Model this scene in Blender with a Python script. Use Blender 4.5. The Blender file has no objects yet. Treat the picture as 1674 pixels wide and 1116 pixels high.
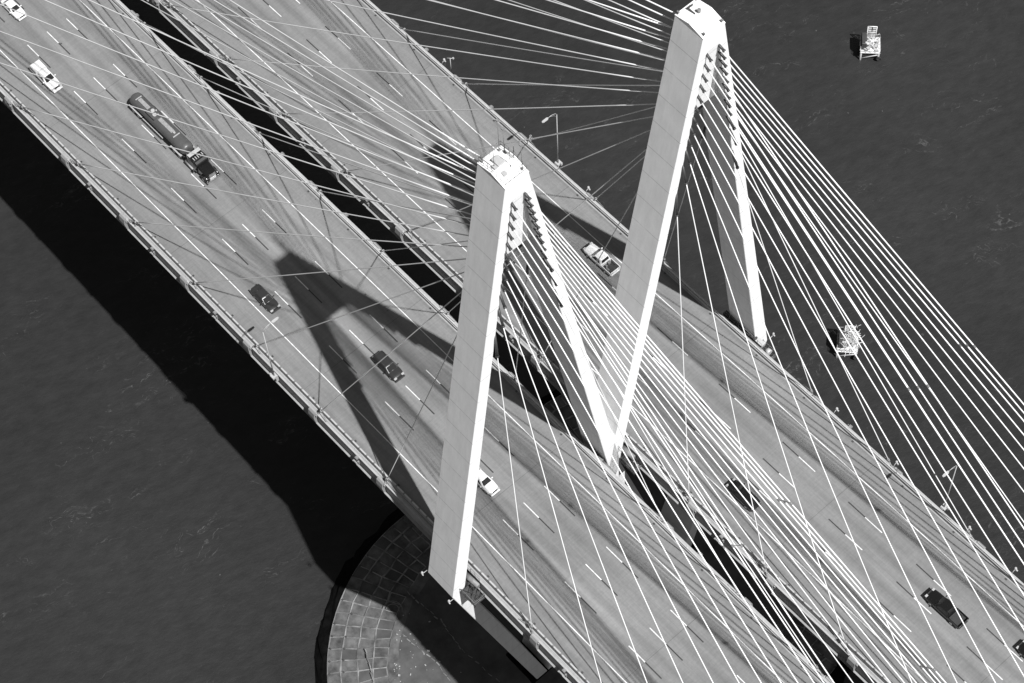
import bpy, bmesh, math, random
from mathutils import Vector, Matrix
rnd = random.Random(7)
S = bpy.context.scene
COL = S.collection

# ------------------------------------------------------------------ camera, light, exposure
cam_d = bpy.data.cameras.new('camera')
cam = bpy.data.objects.new('camera', cam_d); COL.objects.link(cam)
cam_d.sensor_fit = 'HORIZONTAL'; cam_d.sensor_width = 36.0
cam_d.lens = 3767.12 / 1674 * 36
cam_d.clip_start = 1.0; cam_d.clip_end = 40000
rx = Vector((0.66109925, 0.74960131, -0.03233651))
ry = Vector((0.64425778, -0.58922693, -0.48758952))
rz = Vector((-0.38455129, 0.30151202, -0.87247396))
m = Matrix((rx, -ry, -rz)).transposed().to_4x4()
m.translation = Vector((212.304, -76.921, 276.996))
cam.matrix_world = m
S.camera = cam

w = bpy.data.worlds.new('World'); S.world = w; w.use_nodes = True
nt = w.node_tree; nt.nodes.clear()
SUN_DIR = Vector((50.6, -0.65, 82.3)).normalized()      # towards the sun
sky = nt.nodes.new('ShaderNodeTexSky'); sky.sky_type = 'NISHITA'; sky.sun_disc = False
sky.sun_elevation = math.radians(58.4); sky.sun_rotation = math.radians(90.7)
bw = nt.nodes.new('ShaderNodeRGBToBW')                  # the photograph is black and white
bg = nt.nodes.new('ShaderNodeBackground'); bg.inputs[1].default_value = 0.05
wo = nt.nodes.new('ShaderNodeOutputWorld')
nt.links.new(sky.outputs[0], bw.inputs[0]); nt.links.new(bw.outputs[0], bg.inputs[0]); nt.links.new(bg.outputs[0], wo.inputs[0])
sd = bpy.data.lights.new('sun', 'SUN'); sd.energy = 5.0; sd.angle = math.radians(0.53); sd.color = (1, 1, 1)
so = bpy.data.objects.new('sun', sd); COL.objects.link(so)
so.rotation_euler = SUN_DIR.to_track_quat('Z', 'Y').to_euler()
so.location = SUN_DIR * 400
S.view_settings.view_transform = 'Standard'; S.view_settings.look = 'None'
S.view_settings.exposure = 0.74; S.view_settings.gamma = 1.0

# ------------------------------------------------------------------ measured layout (metres)
LANE = 3.6576; DASH = 12.192
GAP = 27.70                      # between the two decks' centre lines
YC = (LANE, LANE + GAP)          # centre lines
TX = 109.94                      # tower plane
WATER = -58.0
XM, GR, CR = 100.0, 0.034918, -5.727e-5
def zd(x): x = x - XM; return GR * x + CR * x * x
def slope(x): return GR + 2 * CR * (x - XM)
X0, X1 = -130.0, 330.0
def hy(z): return 1.6 + 0.1595 * (80.7 - z) if z > -3.3 else 15.0 - 0.25 * (-3.3 - z)
def tw(z): return 1.2 + 0.0107 * (80.7 - z) if z > -3.3 else 2.1
def hx(z): return 2.19 + (80.7 - z) * 0.0042

# ------------------------------------------------------------------ materials
MAT = {}
def mat(name, col, rough=0.7, noise=0.0, nscale=1.0, bump=0.0, metal=0.0, spec=0.5, emit=None):
    if name in MAT: return MAT[name]
    mt = bpy.data.materials.new(name); mt.use_nodes = True
    n = mt.node_tree.nodes; l = mt.node_tree.links
    p = n['Principled BSDF']
    p.inputs['Roughness'].default_value = rough; p.inputs['Metallic'].default_value = metal
    p.inputs['Specular IOR Level'].default_value = spec
    if noise or bump:
        tc = n.new('ShaderNodeTexCoord'); nz = n.new('ShaderNodeTexNoise'); nz.inputs['Scale'].default_value = nscale
        nz.inputs['Detail'].default_value = 6; nz.inputs['Roughness'].default_value = 0.65
        l.new(tc.outputs['Object'], nz.inputs['Vector'])
        mr = n.new('ShaderNodeMapRange'); mr.inputs[1].default_value = 0.3; mr.inputs[2].default_value = 0.7
        mr.inputs[3].default_value = col * (1 - noise); mr.inputs[4].default_value = col * (1 + noise)
        l.new(nz.outputs[0], mr.inputs[0]); l.new(mr.outputs[0], p.inputs['Base Color'])
        if bump:
            b = n.new('ShaderNodeBump'); b.inputs['Strength'].default_value = bump; b.inputs['Distance'].default_value = 0.02
            l.new(nz.outputs[0], b.inputs['Height']); l.new(b.outputs[0], p.inputs['Normal'])
    else:
        p.inputs['Base Color'].default_value = (col, col, col, 1)
    MAT[name] = mt
    return mt

class NT:                                       # small node helper
    def __init__(s, name):
        s.m = bpy.data.materials.new(name); s.m.use_nodes = True; s.t = s.m.node_tree
        s.p = s.t.nodes['Principled BSDF']; MAT[name] = s.m
        s.tc = s.t.nodes.new('ShaderNodeTexCoord')
        s.sep = s.t.nodes.new('ShaderNodeSeparateXYZ'); s.link(s.tc.outputs['Object'], s.sep.inputs[0])
        s.x, s.y, s.z = s.sep.outputs
    def link(s, a, b):
        if hasattr(a, 'bl_idname') or hasattr(a, 'is_output'): s.t.links.new(a, b)
        else: b.default_value = a
    def math(s, op, a, b=0.0, c=0.0):
        n = s.t.nodes.new('ShaderNodeMath'); n.operation = op
        for i, v in enumerate((a, b, c)): s.link(v, n.inputs[i])
        return n.outputs[0]
    def vec(s, x, y, z):
        n = s.t.nodes.new('ShaderNodeCombineXYZ')
        for i, v in enumerate((x, y, z)): s.link(v, n.inputs[i])
        return n.outputs[0]
    def noise(s, v, scale, detail=5, rough=0.6):
        n = s.t.nodes.new('ShaderNodeTexNoise'); n.inputs['Scale'].default_value = scale
        n.inputs['Detail'].default_value = detail; n.inputs['Roughness'].default_value = rough
        s.link(v, n.inputs['Vector']); return n.outputs[0]
    def rng(s, v, a, b, c, d):
        n = s.t.nodes.new('ShaderNodeMapRange'); s.link(v, n.inputs[0])
        for i, q in enumerate((a, b, c, d)): s.link(q, n.inputs[i + 1])
        return n.outputs[0]
    def bump(s, h, strength, dist):
        b = s.t.nodes.new('ShaderNodeBump'); b.inputs['Strength'].default_value = strength; b.inputs['Distance'].default_value = dist
        s.link(h, b.inputs['Height']); s.link(b.outputs[0], s.p.inputs['Normal'])

def water_material():
    k = NT('water')
    th = math.radians(74)
    u = k.math('ADD', k.math('MULTIPLY', k.x, math.cos(th)), k.math('MULTIPLY', k.y, math.sin(th)))
    v = k.math('SUBTRACT', k.math('MULTIPLY', k.y, math.cos(th)), k.math('MULTIPLY', k.x, math.sin(th)))
    big = k.noise(k.tc.outputs['Object'], 0.02, 3)
    rip = k.noise(k.vec(k.math('MULTIPLY', u, 0.55), v, 0.0), 0.55, 7, 0.68)
    warp = k.math('MULTIPLY', k.math('SUBTRACT', k.noise(k.tc.outputs['Object'], 0.09, 4), 0.5), 14.0)
    st = k.noise(k.vec(k.math('MULTIPLY', u, 0.07), k.math('ADD', v, warp), 0.0), 0.35, 4, 0.6)
    line = k.math('SUBTRACT', 1.0, k.math('MULTIPLY', k.math('ABSOLUTE', k.math('SUBTRACT', st, 0.5)), 95.0))
    line = k.math('MAXIMUM', line, 0.0)
    patch = k.rng(k.noise(k.vec(k.math('MULTIPLY', u, 0.5), v, 5.0), 0.11, 3), 0.50, 0.65, 0.0, 1.0)
    brk = k.rng(k.noise(k.tc.outputs['Object'], 1.7, 4, 0.7), 0.44, 0.62, 0.0, 1.0)
    foam = k.math('MULTIPLY', k.math('MULTIPLY', line, patch), brk)
    spk = k.rng(k.noise(k.tc.outputs['Object'], 1.05, 2, 0.5), 0.77, 0.82, 0.0, 0.9)
    foam = k.math('MINIMUM', k.math('ADD', foam, spk), 1.0)
    base = k.math('MULTIPLY', k.rng(big, 0.3, 0.7, 0.85, 1.15), k.rng(rip, 0.25, 0.75, 0.0145, 0.0235))
    mix = k.t.nodes.new('ShaderNodeMix'); mix.data_type = 'FLOAT'
    k.link(k.math('MULTIPLY', foam, 0.22), mix.inputs[0]); k.link(base, mix.inputs[2]); mix.inputs[3].default_value = 0.28
    k.link(mix.outputs[0], k.p.inputs['Base Color'])
    k.p.inputs['Roughness'].default_value = 0.32; k.p.inputs['Specular IOR Level'].default_value = 0.3
    k.bump(rip, 0.42, 0.35)
    return k.m

def road_material(y0):
    k = NT('road_concrete')
    dy = k.math('SUBTRACT', k.y, y0)
    ph = k.math('MULTIPLY', dy, 2 * math.pi / LANE)
    lane = k.math('COSINE', ph)                                 # worn lanes: oil strip in the middle of each lane
    tr = k.math('COSINE', k.math('MULTIPLY', ph, 2.0))
    inl = k.rng(k.math('ABSOLUTE', dy), 7.2, 8.6, 1.0, 0.0)
    streak = k.noise(k.vec(k.math('MULTIPLY', k.x, 0.02), k.y, 0.0), 0.9, 6, 0.7)
    streak2 = k.noise(k.vec(k.math('MULTIPLY', k.x, 0.05), k.math('MULTIPLY', k.y, 1.0), 3.0), 3.2, 4, 0.7)
    patch = k.noise(k.vec(k.math('MULTIPLY', k.x, 0.5), k.y, 9.0), 0.13, 5, 0.6)
    fine = k.noise(k.tc.outputs['Object'], 2.2, 6, 0.75)
    tine = k.noise(k.vec(k.x, k.math('MULTIPLY', k.y, 0.03), 0.0), 4.5, 2, 0.6)
    f = k.math('ADD', 1.0, k.math('MULTIPLY', k.math('MULTIPLY', lane, inl), 0.085))
    f = k.math('ADD', f, k.math('MULTIPLY', k.math('MULTIPLY', tr, inl), -0.05))
    f = k.math('MULTIPLY', f, k.rng(streak, 0.25, 0.75, 0.80, 1.18))
    f = k.math('MULTIPLY', f, k.rng(streak2, 0.25, 0.75, 0.94, 1.06))
    f = k.math('MULTIPLY', f, k.rng(patch, 0.25, 0.75, 0.82, 1.16))
    f = k.math('MULTIPLY', f, k.rng(fine, 0.25, 0.75, 0.88, 1.12))
    f = k.math('MULTIPLY', f, k.rng(tine, 0.25, 0.75, 0.93, 1.07))
    gut = k.math('SUBTRACT', k.math('ABSOLUTE', dy), k.math('MULTIPLY', k.noise(k.tc.outputs['Object'], 0.5, 5, 0.7), 1.6))
    f = k.math('MULTIPLY', f, k.rng(gut, 9.2, 10.2, 1.0, 0.80))   # dirt gathered along the kerb
    # narrow deck joints and scattered oil spots
    md = k.math('ABSOLUTE', k.math('SUBTRACT', k.math('FRACT', k.math('DIVIDE', k.x, 30.48)), 0.5))
    f = k.math('MULTIPLY', f, k.rng(md, 0.0, 0.0022, 0.6, 1.0))
    vor = k.t.nodes.new('ShaderNodeTexVoronoi'); vor.inputs['Scale'].default_value = 0.14
    k.link(k.tc.outputs['Object'], vor.inputs['Vector'])
    f = k.math('MULTIPLY', f, k.rng(vor.outputs['Distance'], 0.015, 0.03, 0.35, 1.0))
    cell = k.t.nodes.new('ShaderNodeTexWhiteNoise'); cell.noise_dimensions = '2D'
    k.link(k.vec(k.math('FLOOR', k.math('DIVIDE', k.x, 30.48)), k.math('FLOOR', k.math('DIVIDE', k.y, LANE)), 0.0), cell.inputs['Vector'])
    f = k.math('MULTIPLY', f, k.rng(cell.outputs['Value'], 0.0, 1.0, 0.955, 1.035))
    k.link(k.math('MULTIPLY', f, 0.142), k.p.inputs['Base Color'])
    k.p.inputs['Roughness'].default_value = 0.85; k.p.inputs['Specular IOR Level'].default_value = 0.25
    k.bump(fine, 0.25, 0.02)
    return k.m

def tower_material():
    k = NT('tower_paint')
    fr = k.math('FRACT', k.math('DIVIDE', k.math('ADD', k.z, 60.0), 4.35))
    ln = k.rng(k.math('ABSOLUTE', k.math('SUBTRACT', fr, 0.5)), 0.003, 0.016, 1.0, 0.0)
    vis = k.rng(k.noise(k.vec(k.math('MULTIPLY', k.x, 0.9), k.math('MULTIPLY', k.y, 0.2), k.math('FLOOR', k.math('DIVIDE', k.math('ADD', k.z, 60.0), 4.35))), 0.9, 3), 0.28, 0.5, 0.15, 1.0)
    drip = k.noise(k.vec(k.x, k.y, k.math('MULTIPLY', k.z, 0.06)), 1.6, 5, 0.65)
    cloud = k.noise(k.tc.outputs['Object'], 0.22, 5, 0.6)
    fine = k.noise(k.vec(k.x, k.y, k.math('MULTIPLY', k.z, 2.0)), 3.0, 6, 0.7)
    f = k.math('MULTIPLY', k.rng(drip, 0.3, 0.75, 1.03, 0.88), k.rng(cloud, 0.3, 0.7, 0.95, 1.04))
    f = k.math('MULTIPLY', f, k.rng(fine, 0.3, 0.7, 0.97, 1.03))
    f = k.math('SUBTRACT', f, k.math('MULTIPLY', k.math('MULTIPLY', ln, vis), 0.42))
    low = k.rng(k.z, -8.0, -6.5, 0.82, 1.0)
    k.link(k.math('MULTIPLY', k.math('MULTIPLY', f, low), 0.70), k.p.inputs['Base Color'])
    k.p.inputs['Roughness'].default_value = 0.6
    k.bump(fine, 0.12, 0.02)
    return k.m

M_water = water_material()
M_road = road_material(0.0)
M_tower = tower_material()
M_conc = mat('parapet_concrete', 0.25, 0.8, 0.16, 0.8, 0.15)
M_slab = mat('slab_concrete', 0.27, 0.8, 0.15, 0.6, 0.15)
M_steel = mat('girder_steel', 0.22, 0.55, 0.18, 0.5, 0.05)
M_rail = mat('rail_aluminium', 0.34, 0.45, 0.08, 2.0)
M_dark = mat('dark_steel', 0.03, 0.55, 0.25, 3.0)
M_mid = mat('weathered_steel', 0.14, 0.6, 0.3, 2.0, 0.1)
M_galv = mat('galvanised_steel', 0.30, 0.45, 0.12, 3.0)
M_cable = mat('cable_sheath', 0.60, 0.5, 0.14, 0.12)
M_white = mat('road_paint_white', 0.52, 0.6, 0.3, 1.5)
M_black = mat('road_paint_black', 0.02, 0.6, 0.3, 1.5)
M_pcell = mat('revetment_concrete', 0.066, 0.9, 0.65, 0.5, 0.5)
M_pgrid = mat('revetment_ridge', 0.13, 0.9, 0.6, 0.6, 0.4)
M_pflat = mat('island_concrete', 0.045, 0.9, 0.45, 0.25, 0.5)
M_pile = mat('wet_riprap', 0.003, 0.9, 0.7, 0.8, 0.5, spec=0.05)
M_tyre = mat('tyre_rubber', 0.012, 0.8, 0.2, 8.0)
M_glass = mat('car_glass', 0.012, 0.08)
M_walk = mat('walkway_grating', 0.2, 0.7, 0.3, 4.0)
M_chrome = mat('chrome', 0.75, 0.15, metal=1.0)
M_lamp = mat('headlamp_glass', 0.3, 0.15)
M_rim = mat('wheel_rim', 0.4, 0.35, metal=0.8)
P_white = mat('paint_white', 0.52, 0.25, 0.02, 0.7)
P_dark = mat('paint_charcoal', 0.022, 0.25, 0.05, 0.7)
P_grey = mat('paint_dark_grey', 0.055, 0.3, 0.05, 0.7)
P_black = mat('paint_black', 0.006, 0.22, 0.05, 0.7)
P_tank = mat('tank_metal', 0.06, 0.4, 0.2, 0.6)
M_trim = mat('black_plastic', 0.01, 0.6, 0.1, 5.0)
M_liner = mat('bed_liner', 0.02, 0.8, 0.3, 6.0)
M_seat = mat('seat_cloth', 0.25, 0.9)
M_board = mat('marker_board', 0.55, 0.6, 0.25, 3.0)
M_rubble = mat('broken_concrete', 0.24, 0.9, 0.4, 4.0)
M_brush = mat('bleached_timber', 0.5, 0.9, 0.35, 5.0)

# ------------------------------------------------------------------ mesh helpers
class MB:
    def __init__(s): s.b = bmesh.new(); s.mi = 0
    def _f(s, vs, smooth=False):
        try:
            f = s.b.faces.new(vs); f.material_index = s.mi; f.smooth = smooth; return f
        except ValueError: return None
    def box(s, c, d, mtx=None, bevel=0.0):
        c = Vector(c); h = Vector(d) / 2; vs = []
        for z in (-1, 1):
            for x, y in ((-1, -1), (1, -1), (1, 1), (-1, 1)):
                p = Vector((x * h.x, y * h.y, z * h.z))
                if mtx: p = mtx @ p
                vs.append(s.b.verts.new(c + p))
        fs = [s._f([vs[i] for i in q]) for q in ((3, 2, 1, 0), (4, 5, 6, 7), (0, 1, 5, 4), (1, 2, 6, 5), (2, 3, 7, 6), (3, 0, 4, 7))]
        if bevel:
            es = list({e for f in fs for e in f.edges})
            r = bmesh.ops.bevel(s.b, geom=es, offset=bevel, segments=2, affect='EDGES', profile=0.5)
            for f in r['faces']: f.material_index = s.mi
        return s
    def ring_loft(s, rings, cap=True, smooth=False, closed=True):
        vv = [[s.b.verts.new(p) for p in r] for r in rings]
        n = len(rings[0])
        for a, b in zip(vv, vv[1:]):
            for i in range(n if closed else n - 1):
                j = (i + 1) % n
                s._f([a[i], a[j], b[j], b[i]], smooth)
        if cap:
            s._f(list(reversed(vv[0]))); s._f(vv[-1])
        return s
    def tube(s, p0, p1, r, n=8, r1=None, smooth=True):
        p0 = Vector(p0); p1 = Vector(p1); d = (p1 - p0).normalized()
        a = d.orthogonal().normalized(); b = d.cross(a); r1 = r if r1 is None else r1
        R = [[p + (a * math.cos(2 * math.pi * i / n) + b * math.sin(2 * math.pi * i / n)) * q for i in range(n)] for p, q in ((p0, r), (p1, r1))]
        return s.ring_loft(R, True, smooth)
    def path(s, pts, r, n=6):
        pts = [Vector(p) for p in pts]; R = []
        for i, p in enumerate(pts):
            d = (pts[min(i + 1, len(pts) - 1)] - pts[max(i - 1, 0)]).normalized()
            a = d.cross(Vector((0.31, 0.2, 0.93))).normalized(); b = d.cross(a)
            R.append([p + (a * math.cos(2 * math.pi * k / n) + b * math.sin(2 * math.pi * k / n)) * r for k in range(n)])
        return s.ring_loft(R, True, True)
    def beam(s, p0, p1, wd, ht):
        p0 = Vector(p0); p1 = Vector(p1); d = (p1 - p0).normalized()
        up = Vector((0, 0, 1)) if abs(d.z) < 0.95 else Vector((1, 0, 0))
        a = d.cross(up).normalized(); b = a.cross(d)
        R = [[p + a * x * wd / 2 + b * y * ht / 2 for x, y in ((-1, -1), (1, -1), (1, 1), (-1, 1))] for p in (p0, p1)]
        return s.ring_loft(R)
    def sweep(s, prof, x0=X0, x1=X1, step=5.0, lo=None):      # (y, z) profile along the crest curve
        n = max(1, round((x1 - x0) / step)); R = []
        for i in range(n + 1):
            x = x0 + (x1 - x0) * i / n
            R.append([(x, y, z + zd(x)) for y, z in prof])
        return s.ring_loft(R)
    def sphere(s, c, r, u=8, v=6, sc=(1, 1, 1)):
        c = Vector(c); R = []
        for j in range(1, v):
            t = math.pi * j / v
            R.append([c + Vector((math.sin(t) * math.cos(2 * math.pi * i / u) * r * sc[0], math.sin(t) * math.sin(2 * math.pi * i / u) * r * sc[1], -math.cos(t) * r * sc[2])) for i in range(u)])
        return s.ring_loft(R, True, True)
    def build(s, name, mats, parent=None, loc=None):
        bmesh.ops.recalc_face_normals(s.b, faces=s.b.faces)
        me = bpy.data.meshes.new(name); s.b.to_mesh(me); s.b.free()
        for q in (mats if isinstance(mats, (list, tuple)) else [mats]): me.materials.append(q)
        o = bpy.data.objects.new(name, me); COL.objects.link(o)
        if parent: o.parent = parent
        if loc: o.location = loc
        return o

def tag(o, label, cat, group=None, kind=None):
    if label: o['label'] = label
    if cat: o['category'] = cat
    if group: o['group'] = group
    if kind: o['kind'] = kind
    return o
def thing(name, label, cat, loc=(0, 0, 0), rotz=0.0, group=None):
    o = bpy.data.objects.new(name, None); COL.objects.link(o); o.empty_display_size = 0.5
    o.location = loc; o.rotation_euler = (0, 0, rotz)
    return tag(o, label, cat, group)
def copy_tree(o, parent=None):
    c = o.copy(); COL.objects.link(c)
    if parent: c.parent = parent
    for ch in list(o.children): copy_tree(ch, c)
    return c

# ------------------------------------------------------------------ setting: water
b = MB(); E_ = 9000
b._f([b.b.verts.new(p) for p in ((-E_, -E_, WATER), (E_, -E_, WATER), (E_, E_, WATER), (-E_, E_, WATER))])
wobj = b.build('water', M_water); wobj['kind'] = 'structure'

# ------------------------------------------------------------------ the two bridge decks
KMAX_L = 12
DX = {12: -28, 11: -19, 10: -9.5, 9: -7, 8: -4, 7: -3, 6: -2.3, 5: -2.2, 4: -2, 3: -1.5, 2: -1, 1: -.5}
def anchor_x(k, side): return TX + 15.24 * k + DX[k] if side > 0 else TX - 15.24 - 14.63 * (k - 1)
SAG = 1 / 52000.0
def make_deck(idx, label):
    yc = YC[idx]
    root = thing('bridge_deck', label, 'bridge deck', (0, yc, 0), 0, 'twin decks of the cable-stayed bridge')
    b = MB().sweep([(-10.72, -0.05), (10.72, -0.05), (10.72, 0.0), (-10.72, 0.0)], step=2.5); b.build('road_surface', M_road, root)
    b = MB().sweep([(-11.75, -0.36), (11.75, -0.36), (11.75, -0.10), (10.75, -0.05), (-10.75, -0.05), (-11.75, -0.10)]); b.build('deck_slab', M_slab, root)
    # lane markings, laid 4 mm above the concrete
    def strip(x0, x1, y, wd, mi):
        nonlocal b; b.mi = mi; n = max(1, round((x1 - x0) / 5))
        for i in range(n):
            a, c = x0 + (x1 - x0) * i / n, x0 + (x1 - x0) * (i + 1) / n
            b._f([b.b.verts.new(p) for p in ((a, y - wd / 2, zd(a) + .004), (c, y - wd / 2, zd(c) + .004), (c, y + wd / 2, zd(c) + .004), (a, y + wd / 2, zd(a) + .004))])
    off = 0.0 if idx == 0 else 28.97
    for l in (-1, 0, 1):
        b = MB()
        for k in range(-14, 28):
            x = off + k * DASH
            if x < X0 or x > X1 - 8: continue
            strip(x, x + 3.05, l * LANE, 0.13 + 0.04 * idx, idx); strip(x + 3.05, x + 6.1, l * LANE, 0.17 - 0.04 * idx, 1 - idx)
        b.build('lane_line', [M_white, M_black], root)
    for s in (-1, 1):
        b = MB(); strip(X0, X1, s * (2 * LANE - 0.02), 0.12, 0); b.build('edge_line', M_white, root)
    for s in (-1, 1):
        def P(pr): return [(s * y, z) for y, z in pr]
        b = MB().sweep(P([(10.64, 0.0), (10.70, 0.06), (10.80, 0.07), (10.80, 0.66), (11.12, 0.66), (11.15, -0.03), (10.7, -0.03)]))
        b.build('parapet', M_conc, root)
        b = MB()                                            # metal rail on short posts
        b.sweep(P([(10.93, 0.80), (11.09, 0.80), (11.12, 0.90), (11.06, 0.96), (10.96, 0.96), (10.90, 0.90)]))
        x = X0 + 0.5; b.mi = 1 if s < 0 else 0
        while x < X1:
            if -30 < x < 230: b.box((x, s * 11.0, zd(x) + 0.83), (0.26, 0.24, 0.34) if s < 0 else (0.2, 0.2, 0.3))
            x += 1.56
        b.build('parapet_rail', [M_rail, M_mid], root)
        b = MB()                                            # conduits lying on the ledge behind the parapet
        for yy, r in ((11.3, .05), (11.44, .035)):
            b.sweep(P([(yy + r * math.cos(t * math.pi / 3), -0.02 + r * math.sin(t * math.pi / 3)) for t in range(6)]))
        b.build('conduit', M_galv, root)
        b = MB()
        b.sweep(P([(11.55, -0.38), (11.60, -0.38), (11.60, -2.72), (11.55, -2.72)]))
        b.sweep(P([(11.27, -2.72), (12.0, -2.72), (12.0, -2.80), (11.27, -2.80)]))
        b.build('edge_girder', M_steel, root)
    b = MB(); b.box((0, 0, -1.2), (0.3, 23.0, 1.6)); fb = b.build('floor_beam', M_steel, root)
    for i in range(-28, 22):
        o = fb if i == -28 else fb.copy()
        if i > -28: COL.objects.link(o)
        o.location = (TX + 5.08 * i, 0, zd(TX + 5.08 * i))
    # kerb drains and small fittings
    b = MB(); b.box((0, 0, 0.006), (0.32, 0.28, 0.012)); dg = b.build('drain_grate', M_dark, root); x = -31.0; first = True
    while x < 215:
        for s in (-1, 1):
            o = dg if first else dg.copy()
            if not first: COL.objects.link(o)
            first = False; o.location = (x, s * 10.5, zd(x))
        x += 9.1
    # box that anchors each stay to the girder
    proto = None
    for side in (-1, 1):
        for k in range(1, 13):
            x = anchor_x(k, side)
            if x < -40 or x > 215: continue
            for s in (-1, 1):
                if proto is None:
                    q = MB()
                    q.ring_loft([[(-.62, 11.62, z - .0), (.62, 11.62, z), (.62, yo, z), (-.62, yo, z)] for z, yo in ((-2.68, 11.98), (-1.2, 12.2), (-0.2, 12.05), (0.1, 11.8))])
                    q.box((-.8, 11.8, -.5), (.2, .25, .5))
                    proto = q.build('anchor_box', M_steel, root); o = proto
                else:
                    o = proto.copy(); COL.objects.link(o); o.parent = root
                o.location = (x + (0.5 * side if s > 0 else 0.5 * side), 0, zd(x))
                o.rotation_euler = (0, 0, 0 if s > 0 else math.pi)
    # light-pole brackets and junction boxes on the outer face
    b = MB(); b.box((0, 0, -0.2), (0.45, 0.45, 0.3)); b.box((-0.45, 0.12, -0.8), (0.22, 0.25, 0.7)); jb = b.build('junction_box', M_mid, root); first = True
    for s in (-1, 1):
        for x in (7.0, 27.5, 43.0, 57.8, 89.3, 131, 163, 178):
            o = jb if first else jb.copy()
            if not first: COL.objects.link(o)
            first = False; o.location = (x, s * 11.95, zd(x)); o.rotation_euler = (0, 0, 0 if s > 0 else math.pi)
    return root
make_deck(0, 'lower-left concrete bridge deck with a tanker truck and cars driving to lower right')
make_deck(1, 'upper-right concrete bridge deck with a white pickup driving to upper left')

# ------------------------------------------------------------------ tower (two diamonds sharing the middle footing)
tower = thing('bridge_tower', 'white concrete double diamond bridge tower carrying all the stay cables', 'bridge tower', (TX, 0, 0))
def leg_mesh(name, yc, s, zs, mt, hxa=0.0):
    b = MB(); R = []
    for z in zs:
        o = yc + s * hy(z); i = yc + s * (hy(z) - tw(z)); h = hx(z) + hxa * (-3.3 - z if z < -3.3 else 0)
        c = 0.07
        a, d = (i, o) if i < o else (o, i)
        R.append([(-h, a + c, z), (-h + c, a, z), (h - c, a, z), (h, a + c, z), (h, d - c, z), (h - c, d, z), (-h + c, d, z), (-h, d - c, z)])
    b.ring_loft(R)
    return b.build(name, mt, tower)
for yc in YC:
    for s in (-1, 1):
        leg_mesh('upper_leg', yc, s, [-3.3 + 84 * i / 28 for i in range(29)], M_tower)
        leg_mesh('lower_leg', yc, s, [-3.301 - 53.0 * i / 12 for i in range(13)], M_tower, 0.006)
    # recessed wall that joins the legs below the head, and the head itself
    b = MB(); R = []
    for z, t in ((65.9, 0.95), (70, 1.38), (74, 1.78), (77.9, hx(77.9) - .012), (80.69, hx(80.69) - .012)):
        g = hy(z) - tw(z) + 0.15
        R.append([(-t, yc - g, z), (t, yc - g, z), (t, yc + g, z), (-t, yc + g, z)])
    b.ring_loft(R); b.build('web_wall', M_tower, tower)
    h = hx(80.7) + 0.012
    b = MB(); b.ring_loft([[(-h, y, 80.7), (-h, y, 80.78), (0, y, 81.35), (h, y, 80.78), (h, y, 80.7)] for y in (yc - 1.612, yc + 1.612)])
    b.build('tower_cap', M_tower, tower)
    b = MB(); b.box((0, yc, -5.4), (3.6, 23.6, 2.0)); b.build('tie_beam', M_tower, tower)
    b = MB(); b.box((0, yc, -55.6), (6.6, 6.4, 2.4), bevel=0.3); b.build('pile_cap', M_pile, tower)
    for s in (-1, 1):                                         # bearings between deck edge and leg
        b = MB(); b.tube((1.8, yc + s * 12.1, -0.9), (4.4, yc + s * 11.9, -0.9), 0.42, 12); b.box((1.2, yc + s * 12.15, -1.0), (1.6, .5, 1.2))
        b.build('wind_bearing', M_mid, tower)
# gusset in the crotch between the two inner legs
ym = (YC[0] + YC[1]) / 2
b = MB()
b.ring_loft([[(-h, ym - q, z), (h, ym - q, z), (h, ym + q, z), (-h, ym + q, z)] for z, q, h in ((-6.0, 0.7, 2.50), (2.0, 0.75, 2.49), (4.2, 0.85, 2.47), (5.0, 0.9, 2.44))])
b.build('crotch_gusset', M_tower, tower)
# formwork band at the foot of the upper legs
def rail_frame(name, pts, h=1.1, r=0.03, mt=M_mid, step=1.0):
    b = MB()
    for p, q in zip(pts, pts[1:]):
        p = Vector(p); q = Vector(q); L = (q - p).length; n = max(1, round(L / step))
        for f in (0.5, 1.0): b.tube(p + Vector((0, 0, h * f)), q + Vector((0, 0, h * f)), r, 5)
        for i in range(n + 1):
            c = p + (q - p) * i / n; b.tube(c, c + Vector((0, 0, h)), r, 5)
    return b.build(name, mt, tower)
# access platforms on the deck side of each leg
for y, s in ((YC[0] - 12.9, 1), (ym + 1.7, -1), (YC[1] + 12.8, -1)):
    b = MB(); b.box((4.2, y, -2.6), (2.8, 1.9, 0.08)); b.box((3.6, y + s * .6, -1.9), (0.5, 0.5, 1.3))
    for i in range(5): b.tube((2.9 + i * .65, y - .9, -3.2), (2.9 + i * .65, y + .9, -1.2), .04, 5)
    b.tube((2.9, y - .9, -1.6), (5.5, y + .8, -2.4), .05, 5); b.tube((2.9, y + .8, -2.5), (5.5, y - .8, -1.3), .05, 5)
    b.build('access_platform', M_dark, tower)
    rail_frame('platform_railing', [(2.9, y - .9, -2.55), (5.6, y - .9, -2.55), (5.6, y + .9, -2.55), (2.9, y + .9, -2.55)], mt=M_mid)
    rail_frame('platform_railing', [(-2.9, y + s * 1.1, 0.0), (2.7, y + s * 1.1, 0.15), (4.4, y + s * 1.15, 0.2)], h=1.6)
# dark equipment on the walkway behind the far leg
for i in range(6):
    b = MB(); b.box((-2.9 + i * 1.05, YC[1] + 12.25, -0.1 + 0.1 * (i % 2)), (0.85, 0.62, 0.75 + 0.2 * (i % 3))); b.build('equipment_cabinet', M_dark, tower)
b = MB(); b.box((3.5, YC[1] + 12.35, 0.25), (1.3, .75, .5)); b.tube((4.9, YC[1] + 12.3, 0.1), (5.5, YC[1] + 12.3, 0.1), .45, 12); b.build('equipment_cabinet', M_galv, tower)
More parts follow.
